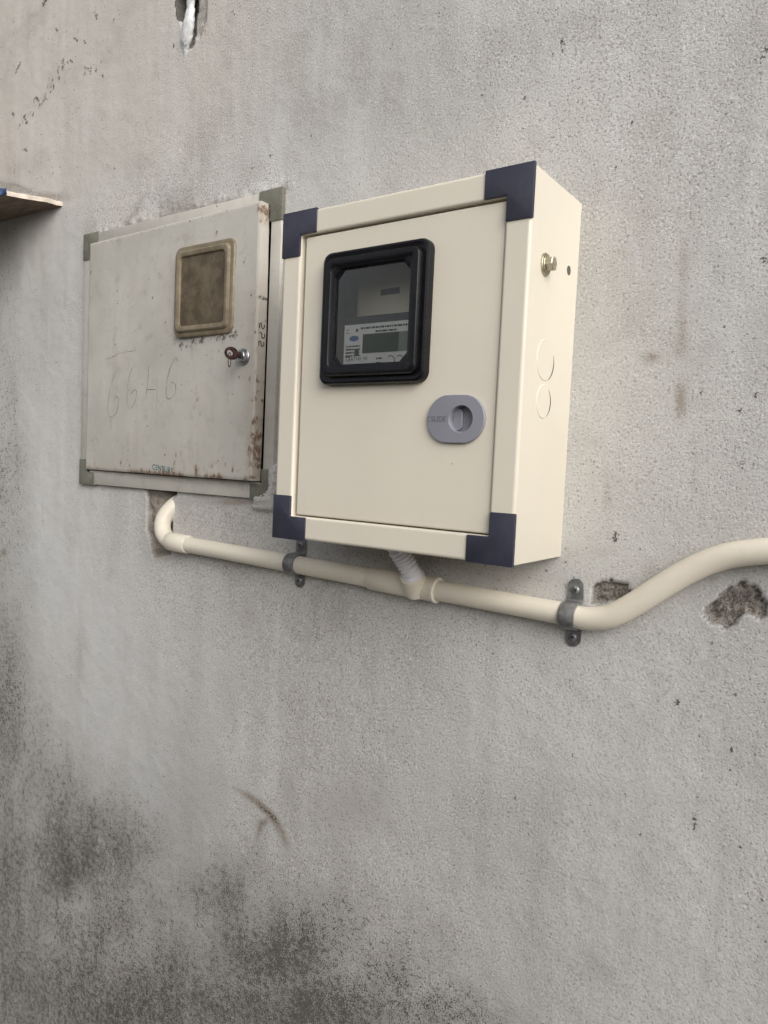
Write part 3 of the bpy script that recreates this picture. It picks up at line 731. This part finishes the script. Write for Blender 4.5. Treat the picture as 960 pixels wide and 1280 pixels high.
qf += [(int(rg[i]), o1+i, o1+(i+1) % m_, int(rg[(i+1) % m_])) for i in range(m_)]
od = new_mesh('door', Vf, qf, M['oldpaint'], ob, auto=35)
vals = {'rust': RU, 'dirt': DI}
for k, G in vals.items():
    at_ = od.data.attributes.new(k, 'FLOAT', 'POINT'); at_.data.foreach_set('value', np.concatenate([G.ravel(), G.ravel()[rg]*1.0]).astype('f4'))
def door_y(x): return EY+.0125*(1-(x-EX0)/(EX1-EX0))
# its yellowed window
vx0, vx1, vz0, vz1 = -.3365, -.1985, .2860, .4300
vy = door_y((vx0+vx1)/2)
vb = [(0, .006, .014), (0, -.003, .014), (.0015, -.0052, .013), (.004, -.006, .012), (.0075, -.006, .010), (.0085, -.0085, .010), (.0105, -.0100, .009), (.0150, -.0100, .008), (.0170, -.0090, .007), (.0180, -.0060, .006)]
vw = loft('window', [rrect(vx0+t, vx1-t, vz0+t, vz1-t, r, vy+y, 6) for t, y, r in vb], M['yellowed'], ob, auto=30)
t = .0178
box('pane', vx0+t, vx1-t, vy-.0064, vy-.004, vz0+t, vz1-t, M['smoked'], vw)
# lock cylinder
lk = at(305, 446, -.024); lx, lz = float(lk[0]), float(lk[2]); ly = door_y(lx)
lock = loft('lock_cylinder', [circ(lx, lz, .0125, ly+.003, 28), circ(lx, lz, .0125, ly-.002, 28), circ(lx, lz, .0115, ly-.003, 28), circ(lx, lz, .0098, ly-.003, 28), circ(lx, lz, .0092, ly-.0085, 28), circ(lx, lz, .0082, ly-.0095, 28), circ(lx, lz, .0060, ly-.0095, 28), circ(lx, lz, .0058, ly-.007, 28)], M['chrome'], ob, cap1=True, auto=30)
# lettering and scribbles on the door
ca, cb = at(190, 583.5, -.0185), at(218, 588.5, -.0185)
text_mesh('lettering', 'CENTURY', float(ca[0]), float(ca[2])-.004, door_y((ca[0]+cb[0])/2)-.0008, .0090, M['teal'], od, sx=float((cb[0]-ca[0])/.0090)*.70/4.55, rot=math.atan2(cb[2]-ca[2], cb[0]-ca[0]))
for v_ in od.children[-1].data.vertices:
    w_ = v_.co+ob.location; i_ = int(np.argmin(abs(gx_-w_.x))); j_ = int(np.argmin(abs(gz_-w_.z))); v_.co.y = DYg[i_, j_]-.0004
def door_line(pts, w=.0010, mat='pencil', k=5):
    P = []
    for px, py in pts:
        p = at(px, py, -.018); y = door_y(p[0]); p = at(px, py, y); P.append((p[0], y+(float(np.interp(p[0], gx_, np.zeros(nx))))-.0006, p[2]))
    P = smooth_path(P, k)
    Lp = []
    for p, tt, uu, vv in frames(P):
        nrm = np.array([0, -1., 0]); s = np.cross(tt, nrm); s /= np.linalg.norm(s)
        i = int(np.argmin(abs(gx_-p[0]))); j = int(np.argmin(abs(gz_-p[2]))); yy = DYg[i, j]-.00025
        a, b = p+s*w/2, p-s*w/2
        Lp.append([(a[0], yy, a[2]), (b[0], yy, b[2])])
    V, F = loft_data(Lp, closed=False); return new_mesh('scribble', V, F, M[mat], od)
door_line([(145, 463), (139, 480), (135, 500), (135, 518), (140, 521), (146, 514), (148, 500), (145, 496), (141, 503)])
door_line([(170, 454), (164, 463), (160, 480), (159, 500), (162, 510), (167, 506), (171, 492), (169, 487), (164, 492)])
door_line([(186, 458), (185, 475), (182, 498)]); door_line([(183, 487), (194, 487)]); door_line([(196, 472), (196, 492), (195, 512)], .0005)
door_line([(222, 452), (221, 447), (217, 450), (212, 462), (208, 480), (208, 496), (213, 498), (219, 490), (219, 481), (215, 478), (212, 484)])
door_line([(134, 449), (143, 445), (152, 441), (170, 438)], .0009)
# black marker digits on the free edge of the door, written sideways
me_ = M['ink']
def edge_line(pts):
    P = smooth_path([(float(np.interp(z, gz_, XB[-1])) + .0003, y, z) for y, z in pts], 4)
    V, F = tube_data(P, .0007, 5); new_mesh('marker_digit', V, F, me_, od)
zc = float(at(331, 408, -.015)[2])
for kk, dz_ in enumerate((0, -.013, -.026)):
    z_ = zc+dz_
    edge_line([(-.0195, z_-.003), (-.0205, z_+.003), (-.017, z_+.004), (-.0155, z_), (-.013, z_-.003), (-.0095, z_+.001), (-.0105, z_+.004)] if kk != 1 else [(-.020, z_+.004), (-.015, z_+.003), (-.014, z_-.003), (-.0095, z_-.002), (-.0090, z_+.003)])

# key left in the lock, with its split ring
ky = thing('key', 'small rusty key with wire ring left in the old cabinet lock', 'key', (lx, ly, lz))
box('blade', lx-.0012, lx+.0012, ly-.016, ly-.004, lz-.0035, lz+.0035, M['key'], ky, .0004)
KL = []
for rr, xo in ((1, -.0011), (1, .0011), (.42, .0011), (.42, -.0011), (1, -.0011)):
    KL.append([(lx+xo-.003*math.cos(a)*rr*.4, ly-.0255-.0120*math.cos(a)*(rr if rr == 1 else .5)-(0 if rr == 1 else .003), lz+.0015+.0095*math.sin(a)*(rr if rr == 1 else .45)) for a in np.linspace(0, 2*math.pi, 29)[:-1]])
loft('bow', KL, M['key'], ky, auto=30)
P = [(lx+.0005+.003*math.sin(a), ly-.0295-.0055*math.sin(a), lz-.0085+.0105*math.cos(a)) for a in np.linspace(0, 2*math.pi, 33)]
V, F = tube_data(P, .00065, 8, False); new_mesh('ring', V, F, M['key'], ky, auto=50)

# ------------------------------------------------------------------ conduit
PY, R = -.0150, .0130
cz_ = lambda x: -.0465-.0165*(x+.35)/.72
con = thing('conduit_pipe', 'cream plastic conduit running along the wall below both cabinets', 'pipe', (0.1, 0, -.06))
tube('pipe_length', [(x, PY, cz_(x)) for x in np.linspace(-.315, .095, 24)], R, M['pipe'], con, 26)
run = [(x, PY, cz_(x)) for x in np.linspace(.165, .345, 8)]+[(.372, PY, -.0640), (.398, PY, -.0575), (.424, PY, -.0400), (.450, PY, -.0185), (.478, PY, .0030), (.506, PY, .0190), (.534, PY, .0275), (.570, PY, .0330), (.65, PY, .0390), (.80, PY, .0450), (1.1, PY, .0500), (1.6, PY, .0520)]
tube('long_bend', smooth_path(run, 6), R, M['pipe'], con, 28)
tube('elbow', smooth_path([(-.300, PY, cz_(-.300)), (-.335, PY, cz_(-.335)), (-.352, PY+.0005, -.0435), (-.3655, PY+.002, -.0330), (-.3715, PY+.006, -.0165), (-.3700, PY+.014, -.0005), (-.364, PY+.027, .0140), (-.356, PY+.045, .0260)], 6), [.0138]*43, M['pipe'], con, 26)
tube('elbow_socket', [(x, PY, cz_(x)) for x in (-.346, -.345, -.330, -.299, -.2975)], [.0142, .0150, .0152, .0152, .0143], M['pipe'], con, 26)
# wye fitting: sleeve with rims and an upward branch
tube('wye_sleeve', [(x, PY, cz_(x)) for x in (.0725, .0735, .110, .150, .1785, .1795)], [.0146, .0154, .0156, .0156, .0154, .0144], M['pipe'], con, 28)
tube('wye_rim', [(x, PY, cz_(x)) for x in (.1735, .1742, .1790, .1798)], [.0155, .0166, .0166, .0152], M['pipe'], con, 28)
b0 = np.array([.1480, -.0170, -.0640]); b1 = np.array(at(515, 719, -.034))
bd = (b1-b0)/np.linalg.norm(b1-b0)
tube('wye_branch', [b0, b0+bd*.012, b1-bd*.001, b1, b1-bd*.0005, b1-bd*.012], [.0150, .0156, .0158, .0148, .0132, .0130], M['pipe'], con, 28)
# grey corrugated hose from the cabinet floor into the branch
fx = thing('flexible_hose', 'short grey corrugated hose from the cabinet bottom into the pipe branch', 'hose', tuple(b1))
t0 = np.array(at(496, 684, -.050)); t00 = np.array([t0[0]-.001, t0[1], .018])
fp_ = smooth_path([b1-bd*.010, b1+bd*.004, b1*.45+t0*.55+np.array([.001, 0, 0]), t0, t00], 26)
dl_ = np.cumsum([0]+[np.linalg.norm(fp_[i+1]-fp_[i]) for i in range(len(fp_)-1)])
tube('corrugated_wall', fp_, [.0122+.0011*math.cos(2*math.pi*s/.0052) for s in dl_], M['flex'], fx, 24, auto=80)

# ------------------------------------------------------------------ saddles
def saddle(x, ztop, zbot, label):
    zc_ = cz_(x) if x < .35 else -.0640
    th, hw = .0016, .0094
    s = thing('pipe_saddle', label, 'pipe clamp', (x, 0, zc_))
    c = []                                              # centre line in (y, z), half width
    ro = R+th
    c.append((-.0012, zbot, hw*.35)); c.append((-.0012, zbot+.0025, hw*.72)); c.append((-.0012, zbot+.006, hw*.96))
    c += [(-.0012, zc_-ro-.006, hw), (-.0012, zc_-ro-.002, hw), (-.0035, zc_-ro+.0002, hw)]
    for a in np.linspace(-80, 80, 17): c.append((PY-ro*math.cos(math.radians(a)), zc_+ro*math.sin(math.radians(a)), hw))
    c += [(-.0035, zc_+ro-.0002, hw), (-.0012, zc_+ro+.002, hw), (-.0012, zc_+ro+.006, hw)]
    c += [(-.0012, ztop-.006, hw*.96), (-.0012, ztop-.0025, hw*.72), (-.0012, ztop, hw*.35)]
    pts = [(0, y, z) for y, z, w in c]; L = []
    for i, (y, z, w) in enumerate(c):
        a, b = pts[max(i-1, 0)], pts[min(i+1, len(c)-1)]
        tv = np.array([0, b[1]-a[1], b[2]-a[2]]); tv /= np.linalg.norm(tv); nv = np.array([0, -tv[2], tv[1]])*th/2
        L.append([(x-w, y+nv[1], z+nv[2]), (x-w*.98, y+nv[1]*1.25, z+nv[2]*1.25), (x+w*.98, y+nv[1]*1.25, z+nv[2]*1.25), (x+w, y+nv[1], z+nv[2]), (x+w, y-nv[1]*1.6, z-nv[2]*1.6), (x-w, y-nv[1]*1.6, z-nv[2]*1.6)])
    loft('strap', L, M['steel'], s, True, True, auto=30)
    for sz in ((zbot+zc_-ro)/2-.0005, (ztop+zc_+ro)/2+.0005):
        sc = loft('screw', [circ(x, sz, .0046, -.0015, 20), circ(x, sz, .0046, -.0030, 20), circ(x, sz, .0036, -.0042, 20), circ(x, sz, .0018, -.0047, 20)], M['screw'], s, cap1=True, auto=40)
        V, F = join([box_data(x-.0027, x+.0027, -.0050, -.0040, sz-.0006, sz+.0006), box_data(x-.0006, x+.0006, -.0049, -.0039, sz-.0027, sz+.0027)])
        for i in range(len(V)):
            dx_, dz_ = V[i][0]-x, V[i][2]-sz; a = .6; V[i] = (x+dx_*math.cos(a)-dz_*math.sin(a), V[i][1], sz+dx_*math.sin(a)+dz_*math.cos(a))
        new_mesh('cross_slot', V, F, M['cavity'], sc)
    return s
saddle(float(at(374.5, 720, -.002)[0]), float(at(374, 671, -.002)[2]), float(at(374, 734, -.002)[2]), 'dark steel pipe saddle under the lower corner of the new cabinet')
saddle(float(at(718, 765, -.002)[0])+.000, float(at(717, 723, -.002)[2]), float(at(718, 808, -.002)[2]), 'grey steel pipe saddle where the pipe starts to bend upwards')

# ------------------------------------------------------------------ board fixed to the wall at the left, with a blue sheet hanging over it
zb = .5600
c0 = np.array(at(80, 257.5, 0.0)); zb = float(c0[2]); e1 = np.array(at_h(4, 240, zb+.004)); e1[2] = zb+.004
dirv = (e1-c0); dirv[2] = 0; dirv /= np.linalg.norm(dirv)
tk = .0085
A0 = c0+np.array([0, .006, 0]); A1 = A0+dirv*.42; B0 = np.array([-1.45, .006, zb+.012]); B1 = B0+dirv*.42
poly = []
n_ = 24
for i in range(n_+1): poly.append(A0+(A1-A0)*i/n_+np.array([rng.randn()*.0012, 0, rng.randn()*.0005]))
poly += [B1, B0]
Vb = [tuple(p) for p in poly]+[(p[0], p[1], p[2]+tk) for p in poly]; m_ = len(poly)
Fb = [tuple(range(m_)), tuple(range(m_, 2*m_))[::-1]]+[(k, (k+1) % m_, m_+(k+1) % m_, m_+k) for k in range(m_)]
bd_ = new_mesh('wooden_board', Vb, Fb, M['board'])
bd_.data.materials.append(M['wood_edge'])
for pl in bd_.data.polygons:
    if len(pl.vertices) == 4 and max(pl.vertices) < 2*m_ and abs(pl.normal.z) < .5: pl.material_index = 1
tag(bd_, 'brown wooden board with pale raw edge sticking out of the wall beside the old cabinet', 'board')
# blue plastic sheet: a folded, creased strip over the edge
def to_px(p):
    d = np.array(p)-CAM; return 480+FPX*(d@rt)/(d@fw)
p0 = min((A0+dirv*L_ for L_ in np.linspace(.02, .42, 400)), key=lambda p: abs(to_px(p)-6.0)); bn = []
su = dirv; sn = np.array([-dirv[1], dirv[0], 0]); sn = sn if sn[0] < 0 else -sn
NU, NV = 14, 12
gridv = []
for i in range(NU):
    row = []
    for j in range(NV):
        a = i/(NU-1); b = j/(NV-1)
        along = su*(-.003+.12*a)
        if b < .55: q3 = p0+along+sn*(.05*(1-b/.55)-.002)+np.array([0, 0, tk+.003+.003*math.sin(9*a+5*b)])
        else: q3 = p0+along-sn*(.004+.003*math.sin(8*a))+np.array([0, 0, tk+.002-.024*(b-.55)/.45*(.45+min(1, a*2.2))])
        q3[2] -= .0
        row.append(q3+rng.randn(3)*.0008)
    gridv.append(row)
gv = [p for r_ in gridv for p in r_]
gf = [(i*NV+j, (i+1)*NV+j, (i+1)*NV+j+1, i*NV+j+1) for i in range(NU-1) for j in range(NV-1)]
bs = new_mesh('plastic_sheet', gv, gf, M['bluebag'], smooth=True)
sd = bs.modifiers.new('thickness', 'SOLIDIFY'); sd.thickness = .0012
tag(bs, 'dark blue plastic sheet folded over the edge of the wooden board', 'plastic sheet')
